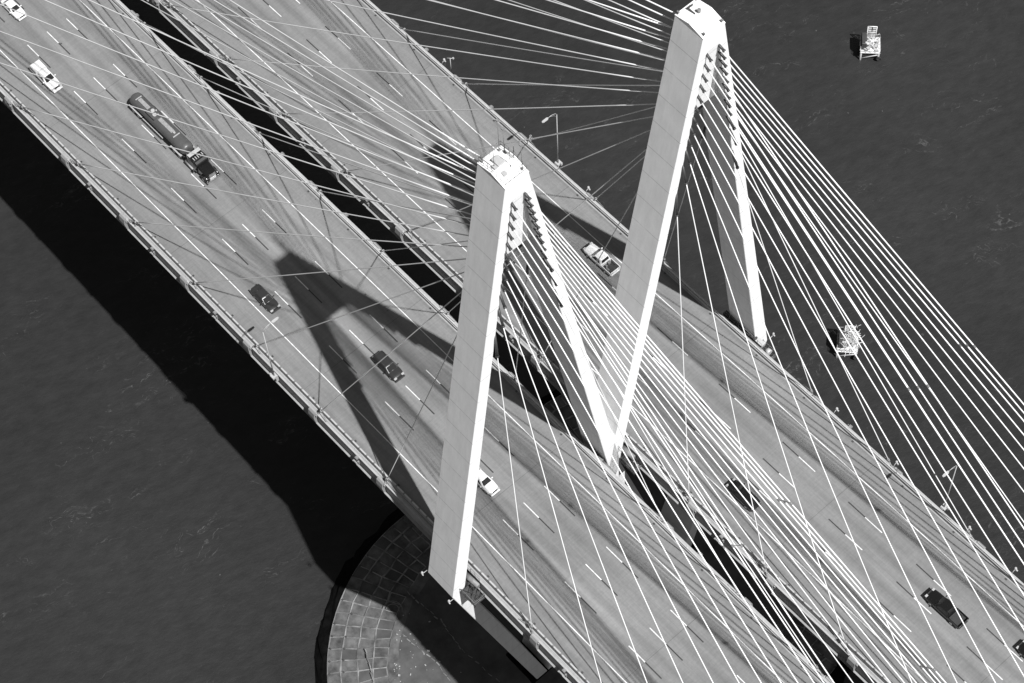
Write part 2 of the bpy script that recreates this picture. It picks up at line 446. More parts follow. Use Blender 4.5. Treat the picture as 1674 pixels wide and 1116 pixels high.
# obstruction lights at the kinks
for x, y in ((-2.7, YC[0] - 15.35), (2.75, YC[0] - 15.35), (2.7, YC[1] + 15.5)):
    sgn = -1 if y < 0 else 1
    b = MB(); b.tube((x, y - sgn * .4, -3.1), (x, y + sgn * .45, -3.0), .05, 6)
    b.tube((x, y + sgn * .45, -3.1), (x, y + sgn * .45, -2.6), .16, 8); b.tube((x - .28, y + sgn * .5, -3), (x + .28, y + sgn * .5, -3), .09, 6); b.sphere((x, y + sgn * .45, -2.55), .17)
    b.build('obstruction_light', M_galv, tower)
# roof furniture: masts and railings on the near pylon, hatch and vent on the far one
yc = YC[0]
for x, y, h in ((-1.7, 1.0, 5.2), (-1.2, 1.25, 4.0), (-0.3, -0.9, 3.2), (0.6, 0.5, 3.0), (1.6, 1.2, 4.2), (-1.9, -1.2, 1.8), (0.2, 1.35, 2.4)):
    b = MB(); b.tube((x, yc + y, 80.8), (x, yc + y, 81.2 + h), .035, 5)
    if h > 3.8: b.tube((x - .25, yc + y, 81 + h), (x + .25, yc + y + .15, 81 + h), .05, 5); b.box((x, yc + y, 81.2 + h), (.3, .3, .14))
    b.box((x, yc + y, 81.0), (.22, .22, .4)); b.build('antenna_mast', M_mid, tower)
rail_frame('roof_railing', [(-2.05, yc - 1.45, 80.8), (0, yc - 1.45, 81.33), (2.05, yc - 1.45, 80.8), (2.05, yc + 1.45, 80.8)], r=.022, step=.8)
rail_frame('roof_railing', [(-2.05, yc - 1.45, 80.8), (-2.05, yc + 1.45, 80.8), (0, yc + 1.45, 81.33), (2.05, yc + 1.45, 80.8)], r=.022, step=.8)
b = MB(); b.box((-.6, yc - .1, 81.35), (1.2, .9, .35), bevel=.05); b.box((-.2, yc - .9, 81.4), (.5, .4, .5)); b.box((.9, yc - .6, 81.2), (.5, .5, .4)); b.build('roof_hatch', M_galv, tower)
yc = YC[1]
b = MB(); b.box((-1.1, yc - .25, 81.25), (1.15, .08, .3)); b.box((-1.65, yc + .1, 81.2), (.08, .8, .3)); b.build('roof_hatch', M_dark, tower)
b = MB(); b.tube((-.45, yc + .25, 81.1), (-.45, yc + .25, 81.75), .2, 10); b.build('roof_vent', M_mid, tower)
for x, y in ((-1.95, -1.35), (-1.95, 1.35), (1.95, -1.3), (1.95, 1.3)):
    b = MB(); b.tube((x, yc + y, 80.7), (x, yc + y, 81.2), .05, 5); b.box((x, yc + y, 81.25), (.28, .2, .22)); b.build('roof_light', M_mid, tower)

# ------------------------------------------------------------------ stay cables
ZA = {12: 77.5, 11: 75.9, 10: 74.25, 9: 72.6, 8: 70.85, 7: 69.1, 6: 67.35, 5: 65.55, 4: 63.65, 3: 61.7, 2: 59.1, 1: 53.9}
ORD = ['shortest', 'second shortest', 'third shortest', 'fourth shortest', 'fifth shortest', 'sixth shortest',
       'sixth longest', 'fifth longest', 'fourth longest', 'third longest', 'second longest', 'longest']
CAB = {}
def cable_ends(pi, s, side, k):
    yc = YC[pi]; z = ZA[k]
    off = hy(z) - tw(z) * 0.98
    p1 = Vector((TX + side * (hx(z) - 0.1), yc + s * off, z))
    x = anchor_x(k, side)
    p0 = Vector((x, yc + s * 11.66, zd(x) - 0.9))
    return p0, p1
for pi in (0, 1):
    pyl = ('lower-left pylon', 'upper-right pylon')[pi]
    for s in (-1, 1):
        leg = 'lower-left' if s < 0 else 'upper-right'
        edge = ('outer' if (s < 0) == (pi == 0) else 'inner')
        for side in (-1, 1):
            for k in range(1, 13):
                p0, p1 = cable_ends(pi, s, side, k); L = (p1 - p0).length
                d = (p1 - p0) / L
                CAB[pi, s, side, k] = (p0, p1)
                b = MB(); sag = L * L * SAG
                b.path([p0 + (p1 - p0) * t - Vector((0, 0, 4 * sag * t * (1 - t))) for t in [i / 10 for i in range(11)]], 0.060 + 0.0016 * k, 8)
                o = b.build('stay_cable', M_cable)
                tag(o, f"{ORD[k-1]} white stay cable from the {pyl}'s {edge} leg, running to {'lower right' if side > 0 else 'upper left'}", 'stay cable', None, None)
                o['group'] = 'stay cables fanning from the tower'
                b = MB(); gl = 0.8 + 2.4 * max(0, (4 - k)) / 3; b.tube(p1 + d * 0.2, p1 - d * gl, 0.17, 8); b.tube(p1 - d * gl, p1 - d * (gl + .2), 0.22, 8)
                b.build('guide_pipe', M_dark, o)
                if -45 < p0.x < 205:
                    b = MB(); q = p0 + d * (1.5 / d.z)
                    b.tube(p0, q - d * .3, 0.15, 8)
                    b.build('deck_socket', M_mid, o)
                    b = MB(); q = p0 + d * (2.3 / max(d.z, .35)); b.tube(q - d * .25, q + d * .25, 0.19, 8)
                    for a in (-1, 1): b.tube(q, Vector((p0.x - side * 0.9 - side * 1.6 * (a > 0), p0.y - s * .1, p0.z + 1.5)), 0.04, 5)
                    b.build('damper', M_mid, o)
# restrainer ropes that tie neighbouring cables together
def restrainer(pi, s, side, ks, t0, dt, label):
    pts = []
    for i, k in enumerate(ks):
        p0, p1 = CAB[pi, s, side, k]; L = (p1 - p0).length; t = t0 + dt * i
        pts.append(p0 + (p1 - p0) * t - Vector((0, 0, 4 * L * L * SAG * t * (1 - t))))
    o = MB().path(pts, 0.03, 5).build('cable_restrainer', M_dark)
    tag(o, label, 'cable tie', 'restrainer ropes between the stay cables')
    for k, p in zip(ks, pts):
        p0, p1 = CAB[pi, s, side, k]; d = (p1 - p0).normalized()
        b = MB(); b.tube(p - d * .25, p + d * .16, .12, 8); b.box(p, (.10, .16, .2)); b.build('clamp', M_mid, o)
for pi in (0, 1):
    for s in (-1, 1):
        edge = ('outer' if (s < 0) == (pi == 0) else 'inner'); pyl = ('lower-left', 'upper-right')[pi]
        restrainer(pi, s, 1, (10, 11, 12), 0.744, 0.0035, f"upper rope tie clamped across three longest right-hand stays of the {pyl} pylon's {edge} leg")
        restrainer(pi, s, 1, (10, 11, 12), 0.595, 0.010, f"lower rope tie clamped across three longest right-hand stays of the {pyl} pylon's {edge} leg")

# ------------------------------------------------------------------ pier protection island
def island():
    root = thing('pier_island', 'round concrete paved island in the water under the tower', 'island', (TX, 0, 0))
    cy0, cy1 = 4.0, 31.0
    def perim(r):                                     # stadium: list of (x, y) going round, 2.25 m cells
        out = []
        n = 48
        for i in range(n + 1):
            a = math.pi + math.pi * i / n; out.append((r * math.cos(a), cy0 + r * math.sin(a)))
        for i in range(1, 12): out.append((r, cy0 + (cy1 - cy0) * i / 12))
        for i in range(n + 1):
            a = math.pi * i / n; out.append((r * math.cos(a), cy1 + r * math.sin(a)))
        for i in range(1, 12): out.append((-r, cy1 + (cy0 - cy1) * i / 12))
        return out
    radii = [32.3, 30.1, 27.6, 25.1, 22.7, 21.1]
    zz = [-56.2, -55.75, -55.3, -54.9, -54.65, -54.6]
    rr = random.Random(3)
    # sloping seawall with a ragged top edge
    b = MB(); R = []
    for r, z, j in ((35.6, WATER - 1, .5), (34.5, -58.0, .7), (33.9, -57.3, .55), (33.1, -56.7, .4), (32.45, -56.35, .22), (32.3, -56.2, .0)):
        R.append([(x + rr.uniform(-j, j), y + rr.uniform(-j, j), z + rr.uniform(-j, j) * .5) for x, y in perim(r)])
    b.ring_loft(R, cap=False); b.build('seawall', M_pile, root)
    b = MB()
    P = [perim(r) for r in radii]; n = len(P[0])
    JIT = [[(rr.gauss(0, .10), rr.gauss(0, .10), rr.gauss(0, .05)) for _ in range(n)] for _ in radii]
    def V(j, i, dz=0.0):
        q = JIT[j][i % n] if 0 < j else (0, 0, 0)
        return Vector((P[j][i % n][0] + q[0], P[j][i % n][1] + q[1], zz[j] + q[2] + dz))
    for j in range(4):
        for i in range(n):
            a, c, d, e = V(j, i), V(j, i + 1), V(j + 1, i + 1), V(j + 1, i)
            wsp = [rr.uniform(.015, .09) for _ in range(4)]
            if rr.random() < .16: wsp = [.004] * 4                    # slabs whose joint has filled in
            ctr = (a + c + d + e) / 4; dp = rr.uniform(.04, .22)
            ins = []
            for p, w_ in zip((a, c, d, e), wsp):
                ins.append(p + (ctr - p) * w_ * 2.0 + Vector((0, 0, -dp + rr.uniform(-.06, .06))))
            o4 = [b.b.verts.new(p) for p in (a, c, d, e)]; i4 = [b.b.verts.new(p) for p in ins]
            for q in range(4):
                b.mi = 1; b._f([o4[q], o4[(q + 1) % 4], i4[(q + 1) % 4], i4[q]])
            b.mi = 0 if rr.random() > .12 else 2; b._f(i4)
    b.build('revetment_panels', [M_pcell, M_pgrid, M_pflat], root)
    b = MB(); b.mi = 0
    b.ring_loft([[V(4, i) for i in range(n)], [V(5, i) for i in range(n)]], cap=False)
    b.build('channel_ring', M_pcell, root)
    b = MB(); vs = [b.b.verts.new(V(5, i)) for i in range(n)]
    c0 = b.b.verts.new((0, 17.5, -54.5))
    for i in range(n): b._f([vs[i], vs[(i + 1) % n], c0])
    b.build('deck_slab', M_pflat, root)
    # cracks filled with pale grout, hatch rings, weep holes
    b = MB()
    for pts in ([(-18, -15), (-13, -17.5), (-9, -18.4), (-5, -17.9), (-1, -18.8), (4, -18.4)], [(-21, -4), (-14, -3.2), (-8, -3.9), (2, -2.8)], [(-16, -9), (-9, -8.2), (-2, -9.1)]):
        for (x0, y0), (x1, y1) in zip(pts, pts[1:]):
            for q in range(7):
                t = q / 7; x = x0 + (x1 - x0) * t; y = y0 + (y1 - y0) * t + rr.uniform(-.12, .12)
                b.box((x, y, -54.5), (.75, rr.uniform(.05, .22), .09), Matrix.Rotation(math.atan2(y1 - y0, x1 - x0) + rr.uniform(-.2, .2), 3, 'Z'))
    b.build('crack_grout', M_pgrid, root)
    b = MB(); 
    for r in (1.0, 1.5):
        for i in range(2, 9):
            a = 2 * math.pi * i / 14; b.box((-20.5 + r * math.cos(a), -7.6 + r * math.sin(a), -54.55), (.5 * r, .1, .1), Matrix.Rotation(a + math.pi / 2, 3, 'Z'))
    b.build('hatch_ring', M_pgrid, root)
    b = MB()
    for j, rad in enumerate((31.9, 29.7)):
        for i, (x, y) in enumerate(perim(rad)):
            if rr.random() < .75: b.box((x, y, (-56.05, -55.62)[j]), (.28, .28, .05))
    b.build('weep_hole', M_dark, root)
    # loose white rubble
    b = MB()
    for i in range(110):
        x = rr.gauss(-13, 4.5); y = rr.gauss(-14, 4.5)
        if math.hypot(x, y - 4) > 22: continue
        s_ = rr.uniform(.05, .16) if i > 4 else rr.uniform(.15, .3)
        b.box((x, y, -54.5 + s_ * .3), (s_ * rr.uniform(1, 2.2), s_, s_ * .7), Matrix.Rotation(rr.uniform(0, 3), 3, 'Z'))
    o = b.build('loose_rubble', M_rubble, None, (TX, 0, 0))
    tag(o, 'pale broken rubble scattered on the island under the tower', 'rubble', None, 'stuff')
island()

# ------------------------------------------------------------------ street lamps
def make_lamp():
    root = thing('street_lamp', '', 'street lamp')
    b = MB(); b.tube((0, 0, 0.2), (0, 0, 12.3), .10, 10, .055); b.build('pole', M_galv, root)
    b = MB(); pts = [(0, 0, 12.2), (0, -.25, 12.75), (0, -.9, 13.05), (0, -1.7, 13.05)]
    b.path(pts, .04, 6); b.path([(0, 0, 11.7), (0, -.5, 12.5), (0, -1.2, 12.98)], .02, 5); b.build('arm', M_galv, root)
    b = MB(); b.ring_loft([[(x * wd * .8, y, 13.05 + z) for x, z in ((-1, -.06), (1, -.06), (.8, .07), (-.8, .07))] for y, wd in ((-1.6, .1), (-1.8, .26), (-2.5, .24), (-2.75, .12))]); b.build('lamp_head', M_galv, root)
    b = MB(); b.box((0, .05, 0.05), (.75, .8, .35)); b.box((.45, .25, .1), (.25, .3, .5)); b.box((-.1, -.2, -.6), (.5, .4, 1.2)); b.build('bracket', M_galv, root)
    return root
lamp0 = make_lamp(); first = True
for x, y, rz_, lab in ((72.1, YC[1] + 12.25, 0, 'tall single-arm street lamp on upper-right deck edge behind the lower-left pylon top'),
                       (147.7, YC[1] + 12.25, 0, 'single-arm street lamp on upper-right deck edge toward the lower right corner'),
                       (71.7, YC[0] - 12.25, math.pi, 'single-arm street lamp on lower-left deck edge, over the dark sedan')):
    o = lamp0 if first else copy_tree(lamp0); first = False
    o.location = (x, y, zd(x) - .1); o.rotation_euler = (0, 0, rz_); tag(o, lab, 'street lamp', 'street lamps along the deck edges')
r = thing('camera_post', 'short T-shaped sensor post on upper-right deck edge near the top', 'post', (48.6, YC[1] + 12.0, zd(48.6)))
MB().tube((0, 0, -.3), (0, 0, 3.0), .06, 6).build('post', M_galv, r)
b = MB(); b.tube((-.35, -.3, 3.0), (.35, .3, 3.0), .05, 6); b.box((.35, .3, 3.05), (.25, .25, .2)); b.build('crossbar', M_galv, r)
CS = ['between the lamp and the tower top', 'beside the far leg', 'by the lower right lamp', 'near the top border', 'at the right border']
for (x, lab) in zip((46.6, 66, 78.5, 128, 139, 152, 160), ('left of the T-shaped post', 'just left of the street lamp', 'right of the street lamp', 'right of the tower leg foot', 'midway from tower leg to street lamp', 'just past the right street lamp', 'farthest toward the lower right')):
    r = thing('edge_light', f'small bracketed navigation light on the upper-right deck edge, {lab}', 'light', (x, YC[1] + 11.95, zd(x)), 0, 'small lights on the deck edge')
    MB().tube((0, -.2, -.3), (0, .35, .3), .05, 6).build('bracket', M_galv, r)
    b = MB(); b.sphere((0, .4, .45), .2); b.box((.25, .35, .25), (.3, .2, .25)); b.build('lamp_globe', M_galv, r)

# ------------------------------------------------------------------ vehicles (local +X is forward)
def wheel(parent, x, y, r=.34, wd=.25):
    b = MB(); b.tube((x, y - wd / 2, r), (x, y + wd / 2, r), r, 16); o = b.build('wheel', M_tyre, parent)
    s = 1 if y > 0 else -1
    b = MB(); b.tube((x, y + s * (wd / 2 - .02), r), (x, y + s * (wd / 2 + .012), r), r * .62, 12); b.build('rim', M_rim, o)
def body_loft(stations, zb=.26):
    R = []
    for x, hw, zt in stations:
        half = [(hw * .9, zb), (hw * .985, zb + .12), (hw, (zb + zt) / 2), (hw * .97, zt - .13), (hw * .88, zt - .03), (hw * .5, zt + .015)]
        R.append([(x, y, z) for y, z in half] + [(x, -y, z) for y, z in reversed(half)])
    return R
def smooth_stations(st, n=5):
    out = []
    for i in range(len(st) - 1):
        p0 = st[max(i - 1, 0)]; p1 = st[i]; p2 = st[i + 1]; p3 = st[min(i + 2, len(st) - 1)]
        for q in range(n):
            t = q / n
            x = p1[0] + (p2[0] - p1[0]) * t
            v = []
            for c in (1, 2):
                m1 = (p2[c] - p0[c]) / max(1e-6, p2[0] - p0[0]); m2 = (p3[c] - p1[c]) / max(1e-6, p3[0] - p1[0]); h = p2[0] - p1[0]
                v.append((2*t**3-3*t*t+1)*p1[c] + (t**3-2*t*t+t)*h*m1 + (-2*t**3+3*t*t)*p2[c] + (t**3-t*t)*h*m2)
            out.append((x, v[0], v[1]))
    out.append(st[-1]); return out
def cabin(parent, paint, xb0, xb1, xr0, xr1, zb, zr, wb, wr, glass=M_glass, pillars=(), rear_glass=True, roof_rails=False):
    # xb0..xb1 base span, xr0..xr1 roof span
    b = MB(); R = []
    for t, bulge in ((0, 0), (.5, .02), (.85, .02), (1, 0)):
        z = zb + (zr - zb) * t; x0 = xb0 + (xr0 - xb0) * t; x1 = xb1 + (xr1 - xb1) * t; hw = wb + (wr - wb) * t + bulge
        R.append([(x0, -hw * .92, z), (x0 - .03, 0, z), (x0, hw * .92, z), (x0 + .15, hw, z), (x1 - .2, hw, z), (x1, hw * .9, z), (x1 + .06, 0, z), (x1, -hw * .9, z), (x1 - .2, -hw, z), (x0 + .15, -hw, z)])
    R.append([(x + (xr0 + xr1 - 2 * x) * .06, y * .9, zr + .045) for x, y, z in R[-1]])
    b.ring_loft(R, True, False); cb = b.build('cabin', paint, parent)
    def quad(name, pts, off=.012):
        P = [Vector(p) for p in pts]; nrm = (P[1] - P[0]).cross(P[3] - P[0]).normalized()
        c = sum(P, Vector()) / 4 - Vector(((xb0 + xb1) / 2, 0, (zb + zr) / 2 - .3))
        if nrm.dot(c) < 0: nrm = -nrm
        b = MB(); b.ring_loft([[p - nrm * .03 for p in P], [p + nrm * off for p in P]]); b.build(name, glass, cb)
    def at(t, x0f, hwf, front):
        z = zb + (zr - zb) * t
        return z
    t0, t1 = .1, .93
    def L(a, c, t): return a + (c - a) * t
    q = .045
    quad('windshield', [(L(xb1, xr1, t0) + q, -L(wb, wr, t0) * .82, L(zb, zr, t0)), (L(xb1, xr1, t0) + q, L(wb, wr, t0) * .82, L(zb, zr, t0)), (L(xb1, xr1, t1) + q, L(wb, wr, t1) * .84, L(zb, zr, t1)), (L(xb1, xr1, t1) + q, -L(wb, wr, t1) * .84, L(zb, zr, t1))])
    if rear_glass:
        quad('rear_window', [(L(xb0, xr0, .25) - .035, -L(wb, wr, .25) * .78, L(zb, zr, .25)), (L(xb0, xr0, .25) - .035, L(wb, wr, .25) * .78, L(zb, zr, .25)), (L(xb0, xr0, t1) - .035, L(wb, wr, t1) * .8, L(zb, zr, t1)), (L(xb0, xr0, t1) - .035, -L(wb, wr, t1) * .8, L(zb, zr, t1))])
    for s in (-1, 1):
        xs = [L(xb0, xr0, .5) + .28] + list(pillars) + [None]
        for i in range(len(xs) - 1):
            a = xs[i] + (.05 if i else 0); last = xs[i + 1] is None
            c0 = (L(xb1, xr1, .12) - .28) if last else xs[i + 1] - .05
            c1 = (L(xb1, xr1, .88) - .26) if last else xs[i + 1] - .05
            h0 = L(wb, wr, .12) + .018; h1 = L(wb, wr, .88) + .018
            a1 = a + ((xr0 - xb0) * .3 if i == 0 else 0)
            quad('side_window', [(a, s * h0, L(zb, zr, .12)), (c0, s * h0, L(zb, zr, .12)), (c1, s * h1, L(zb, zr, .88)), (a1, s * h1, L(zb, zr, .88))])
    return cb
def details(root, paint, L2, hw, zh, zt, mirror_x, mirror_z, lamps=M_lamp, bumper=None):
    for s in (-1, 1):
        b = MB(); b.box((mirror_x, s * (hw + .1), mirror_z), (.14, .24, .17), bevel=.03); b.build('side_mirror', paint, root)
        b = MB(); b.box((L2 - .17, s * hw * .68, zh), (.3, .42, .14), bevel=.03); b.build('headlight', lamps, root)
        b = MB(); b.box((-L2 + .06, s * hw * .74, zt), (.14, .3, .18), bevel=.02); b.build('tail_light', M_mid, root)
    b = MB(); b.box((L2 + .07, 0, .5), (.2, hw * 1.7, .22), bevel=.05); b.build('front_bumper', bumper or paint, root)
    b = MB(); b.box((L2 - .1, 0, zh - .02), (.18, hw * 1.0, .16)); b.build('grille', M_trim, root)
    b = MB(); b.box((-L2 + .03, 0, .45), (.14, hw * 1.65, .2), bevel=.04); b.build('rear_bumper', bumper or paint, root)
def sedan(paint, label, x, y, rot, group='cars on the bridge decks', L=4.9, lamps=M_lamp):
    r = thing('sedan_car', label, 'car', (0, 0, 0), 0, group); h = L / 2
    st = [(-h, .66, .78), (-h + .12, .82, .93), (-1.45, .91, .99), (0, .925, .97), (1.0, .915, .95), (1.9, .87, .86), (h - .2, .74, .74), (h, .5, .62)]
    b = MB(); b.ring_loft(body_loft(smooth_stations(st)), True, True); b.build('body', paint, r)
    cabin(r, paint, -1.85, 1.0, -1.15, .25, .93, 1.40, .84, .62, pillars=(-.35,))
    details(r, paint, h, .9, .68, .82, .72, 1.0, lamps)
    for wx in (-1.4, 1.45):
        for s in (-1, 1): wheel(r, wx, s * .80)
    place(r, x, y, rot); return r
def suv(paint, label, x, y, rot, L=4.95, roof=1.75):
    r = thing('sport_utility_car', label, 'car', (0, 0, 0), 0, 'cars on the bridge decks'); h = L / 2
    st = [(-h, .82, 1.0), (-h + .12, .9, 1.08), (-1.4, .95, 1.1), (0, .96, 1.1), (1.05, .95, 1.08), (1.9, .91, 1.0), (h - .18, .8, .86), (h, .6, .72)]
    b = MB(); b.ring_loft(body_loft(smooth_stations(st), .32), True, True); b.build('body', paint, r)
    cabin(r, paint, -h + .1, 1.15, -h + .42, .35, 1.05, roof, .89, .70, pillars=(-1.2, -.2))
    for s in (-1, 1):
        b = MB(); b.tube((-1.9, s * .6, roof + .1), (.1, s * .6, roof + .1), .03, 6); b.box((-1.7, s * .6, roof + .06), (.08, .05, .1)); b.box((0, s * .6, roof + .06), (.08, .05, .1)); b.build('roof_rail', M_trim, r)
    details(r, paint, h, .93, .84, .95, .85, 1.15)
    for wx in (-1.45, 1.5):
        for s in (-1, 1): wheel(r, wx, s * .84, .38)
    place(r, x, y, rot); return r
def pickup(paint, label, x, y, rot, L=5.9, topper=False, load=None, toolbox=False):
    r = thing('pickup_truck', label, 'pickup truck', (0, 0, 0), 0, 'cars on the bridge decks'); h = L / 2
    bx = -h + 2.0                                    # front of the bed
    st = [(bx - .02, .97, 1.12), (0, .98, 1.13), (1.1, .97, 1.12), (1.9, .95, 1.06), (h - .22, .88, .95), (h, .7, .84)]
    b = MB(); b.ring_loft(body_loft(smooth_stations(st), .4), True, True); b.build('body', paint, r)
    cabin(r, paint, bx + .02, 1.3, bx + .22, .55, 1.08, 1.80, .9, .72, pillars=(-.05,), rear_glass=not topper)
    b = MB()                                          # open bed: floor, sides, tailgate
    for s in (-1, 1): b.box(((bx - h) / 2 - .02, s * .92, .86), (bx + h - .03, .1, .56), bevel=.03)
    b.box((-h + .05, 0, .88), (.1, 1.72, .52), bevel=.02); b.box((bx - .07, 0, .88), (.06, 1.72, .52))
    b.build('cargo_bed', paint, r)
    b = MB(); b.box(((bx - h) / 2 - .02, 0, .66), (bx + h - .26, 1.73, .08))
    for s in (-1, 1): b.box((-1.65, s * .76, .80), (.9, .17, .2), bevel=.04)
    b.build('bed_liner', M_liner, r)
    if topper:
        b = MB(); R = []
        for z, q in ((1.145, .96), (1.5, .93), (1.74, .86), (1.80, .74)):
            R.append([(-h + .06 + (.96 - q), -q, z), (bx - .04, -q, z), (bx - .04, q, z), (-h + .06 + (.96 - q), q, z)])
        b.ring_loft(R); t = b.build('camper_shell', paint, r)
        for s in (-1, 1):
            b = MB(); b.box(((bx - h) / 2, s * .945, 1.42), (1.3, .04, .26)); b.build('shell_window', M_glass, t)
    if load:
        b = MB(); b.box((bx - .35, -.3, .95), (.35, .5, .45), bevel=.05); b.box((bx - .5, .35, .9), (.3, .3, .4), bevel=.05); b.box((-1.9, .55, .85), (.6, .2, .25)); b.build('bed_load', load, r)
    if toolbox:
        b = MB(); b.box((bx - .32, 0, 1.16), (.12, 1.7, .1)); b.build('headache_rack', M_chrome, r)
    details(r, paint, h, .95, .95, 1.0, 1.0, 1.25)
    for wx in (-1.75, 1.85):
        for s in (-1, 1): wheel(r, wx, s * .86, .4, .28)
    place(r, x, y, rot); return r
def place(r, x, y, rot):
    r.location = (x, y, zd(x) + .005); r.rotation_euler = (0, -math.atan(slope(x)) if rot == 0 else math.atan(slope(x)), rot)

sedan(P_white, 'white sedan entering at the upper left corner', -6.9, 2.4, 0)
pickup(P_white, 'white pickup truck with white camper shell behind the tanker, near upper left', 7.7, -1.7, 0, 5.9, topper=True)
sedan(P_dark, 'dark sedan beside the tower shadow tip on the lower-left deck', 61.3, -1.9, 0, L=5.0)
suv(P_dark, 'black boxy car with pale dashboard, inside the tower shadow fork', 81.7, 3.7, 0, 5.0, 1.55)
sedan(P_white, 'white sedan half hidden behind the lower-left pylon leg', 103.8, 1.75, 0)
pickup(P_white, 'white crew-cab pickup with open dark bed, in front of the upper-right pylon leg', 88.9, 36.7, math.pi, 5.9, load=M_mid)
suv(P_black, 'black sport utility car seen through the stay cables at right', 128.8, 25.4, math.pi, 5.0, 1.75)
pickup(P_black, 'black pickup with dark bed cover near the lower right corner', 157.9, 33.0, math.pi, 6.0, toolbox=True)
sedan(P_black, 'black car cut off by the right border', 169.9, 36.3, math.pi)

def tanker(x, y):
    r = thing('tanker_truck', 'dark tractor with long grey tank trailer on the lower-left deck', 'tanker truck')
    # tractor: front at +9.9
    b = MB(); b.box((5.3, 0, .85), (8.6, .9, .3)); b.build('chassis', M_dark, r)
    b = MB(); R = []
    for x_, hw, zt in ((7.3, 1.02, 2.25), (8.0, 1.0, 2.2), (9.0, .92, 2.02), (9.6, .86, 1.88), (9.75, .78, 1.6)):
        R.append([(x_, -hw, .95), (x_, hw, .95), (x_, hw, zt - .3), (x_, hw * .82, zt), (x_, 0, zt + .06), (x_, -hw * .82, zt), (x_, -hw, zt - .3)])
    b.ring_loft(R); hd = b.build('hood', P_black, r)
    b = MB(); b.box((9.80, 0, 1.45), (.1, 1.1, 1.0), bevel=.03); b.build('grille', M_chrome, hd)
    b = MB(); b.box((9.95, 0, .75), (.35, 2.4, .4), bevel=.06); b.build('bumper', M_chrome, r)
    b = MB(); R = []
    for z, x0, x1, hw in ((1.0, 5.6, 7.5, 1.16), (2.2, 5.6, 7.5, 1.16), (2.9, 5.6, 7.05, 1.08), (3.05, 5.7, 6.9, 1.0)):
        R.append([(x0, -hw, z), (x1, -hw, z), (x1, hw, z), (x0, hw, z)])
    b.ring_loft(R); cb = b.build('cab', P_black, r)
    for s in (-1, 1):
        b = MB(); p = [(7.49, s * .08, 2.3), (7.49, s * .95, 2.3), (7.12, s * .9, 2.85), (7.12, s * .08, 2.85)]
        b.ring_loft([p, [(a + .03, c, d + .02) for a, c, d in p]]); b.build('windshield', M_glass, cb)
        b = MB(); b.box((6.7, s * 1.14, 2.45), (.75, .06, .5)); b.build('side_window', M_glass, cb)
        b = MB(); b.box((7.75, s * 1.35, 2.3), (.18, .3, .55), bevel=.03); b.tube((7.3, s * 1.0, 2.4), (7.75, s * 1.3, 2.4), .03, 5); b.build('side_mirror', M_chrome, cb)
        b = MB(); b.tube((5.45, s * 1.0, 1.0), (5.45, s * 1.0, 3.5), .1, 10); b.build('exhaust_stack', M_chrome, r)
        b = MB(); b.tube((4.6, s * 1.0, .8), (6.6, s * 1.0, .8), .33, 12); b.build('fuel_tank', M_galv, r)
        b = MB(); b.ring_loft([[(8.85 + .75 * math.cos(a), s * .72, .6 + .75 * math.sin(a)), (8.85 + .75 * math.cos(a), s * 1.2, .6 + .75 * math.sin(a)), (8.85 + .68 * math.cos(a), s * 1.2, .6 + .68 * math.sin(a)), (8.85 + .68 * math.cos(a), s * .72, .6 + .68 * math.sin(a))] for a in [math.pi * i / 10 for i in range(11)]]); b.build('fender', P_black, r)
        b = MB(); b.sphere((9.55, s * .95, 1.25), .16); b.build('headlight', M_chrome, r)
        for wx in (8.85, 3.1, 1.8, -7.0, -8.25):
            b = MB(); wd = .32 if wx > 8 else .6; y_ = s * (1.05 if wx > 8 else .93)
            b.tube((wx, y_ - wd / 2, .52), (wx, y_ + wd / 2, .52), .52, 18); o = b.build('wheel', M_tyre, r)
            b = MB(); b.tube((wx, y_ + s * (wd / 2 - .03), .52), (wx, y_ + s * (wd / 2 + .015), .52), .27, 12); b.build('rim', M_rim, o)
    b = MB(); b.box((5.8, 0, 3.14), (.62, 2.1, .16), bevel=.05); b.build('roof_fairing', M_galv, cb)
    b = MB()
    for i in range(5): b.box((6.75, -.76 + i * .38, 3.1), (.5, .13, .12))
    b.build('marker_lights', M_lamp, cb)
    b = MB(); b.box((7.5, 0, 2.92), (.42, 2.0, .06), Matrix.Rotation(.3, 3, 'Y')); b.build('sun_visor', M_chrome, cb)
    # trailer
    b = MB(); R = []; N = 20
    for x_, q in ((-9.2, .35), (-9.15, .72), (-8.95, .93), (-8.55, 1.0), (3.6, 1.0), (4.05, .93), (4.25, .72), (4.3, .35)):
        R.append([(x_, 1.08 * q * math.cos(2 * math.pi * i / N), 2.15 + .98 * q * math.sin(2 * math.pi * i / N)) for i in range(N)])
    b.ring_loft(R, True, True); tk = b.build('tank', P_tank, r)
    b = MB()
    for x_ in (-8.4, -5.7, -2.9, .4, 3.4):
        b.ring_loft([[(x_ + d, 1.1 * math.cos(2 * math.pi * i / N), 2.15 + 1.0 * math.sin(2 * math.pi * i / N)) for i in range(N)] for d in (0, .09)])
    b.build('tank_band', P_tank, tk)
    b = MB(); b.box((-6.35, 0, 3.17), (2.4, .62, .06)); b.box((-.9, 0, 3.17), (3.3, .62, .06)); b.build('walkway', M_walk, tk)
    b = MB(); b.box((-3.9, 0, 3.14), (2.0, 1.5, .12)); 
    for p, q in (((-4.9, -.75), (-2.9, -.75)), ((-2.9, -.75), (-2.9, .75)), ((-2.9, .75), (-4.9, .75)), ((-4.9, .75), (-4.9, -.75))): b.beam((p[0], p[1], 3.3), (q[0], q[1], 3.3), .08, .26)
    b.build('spill_box', P_tank, tk)
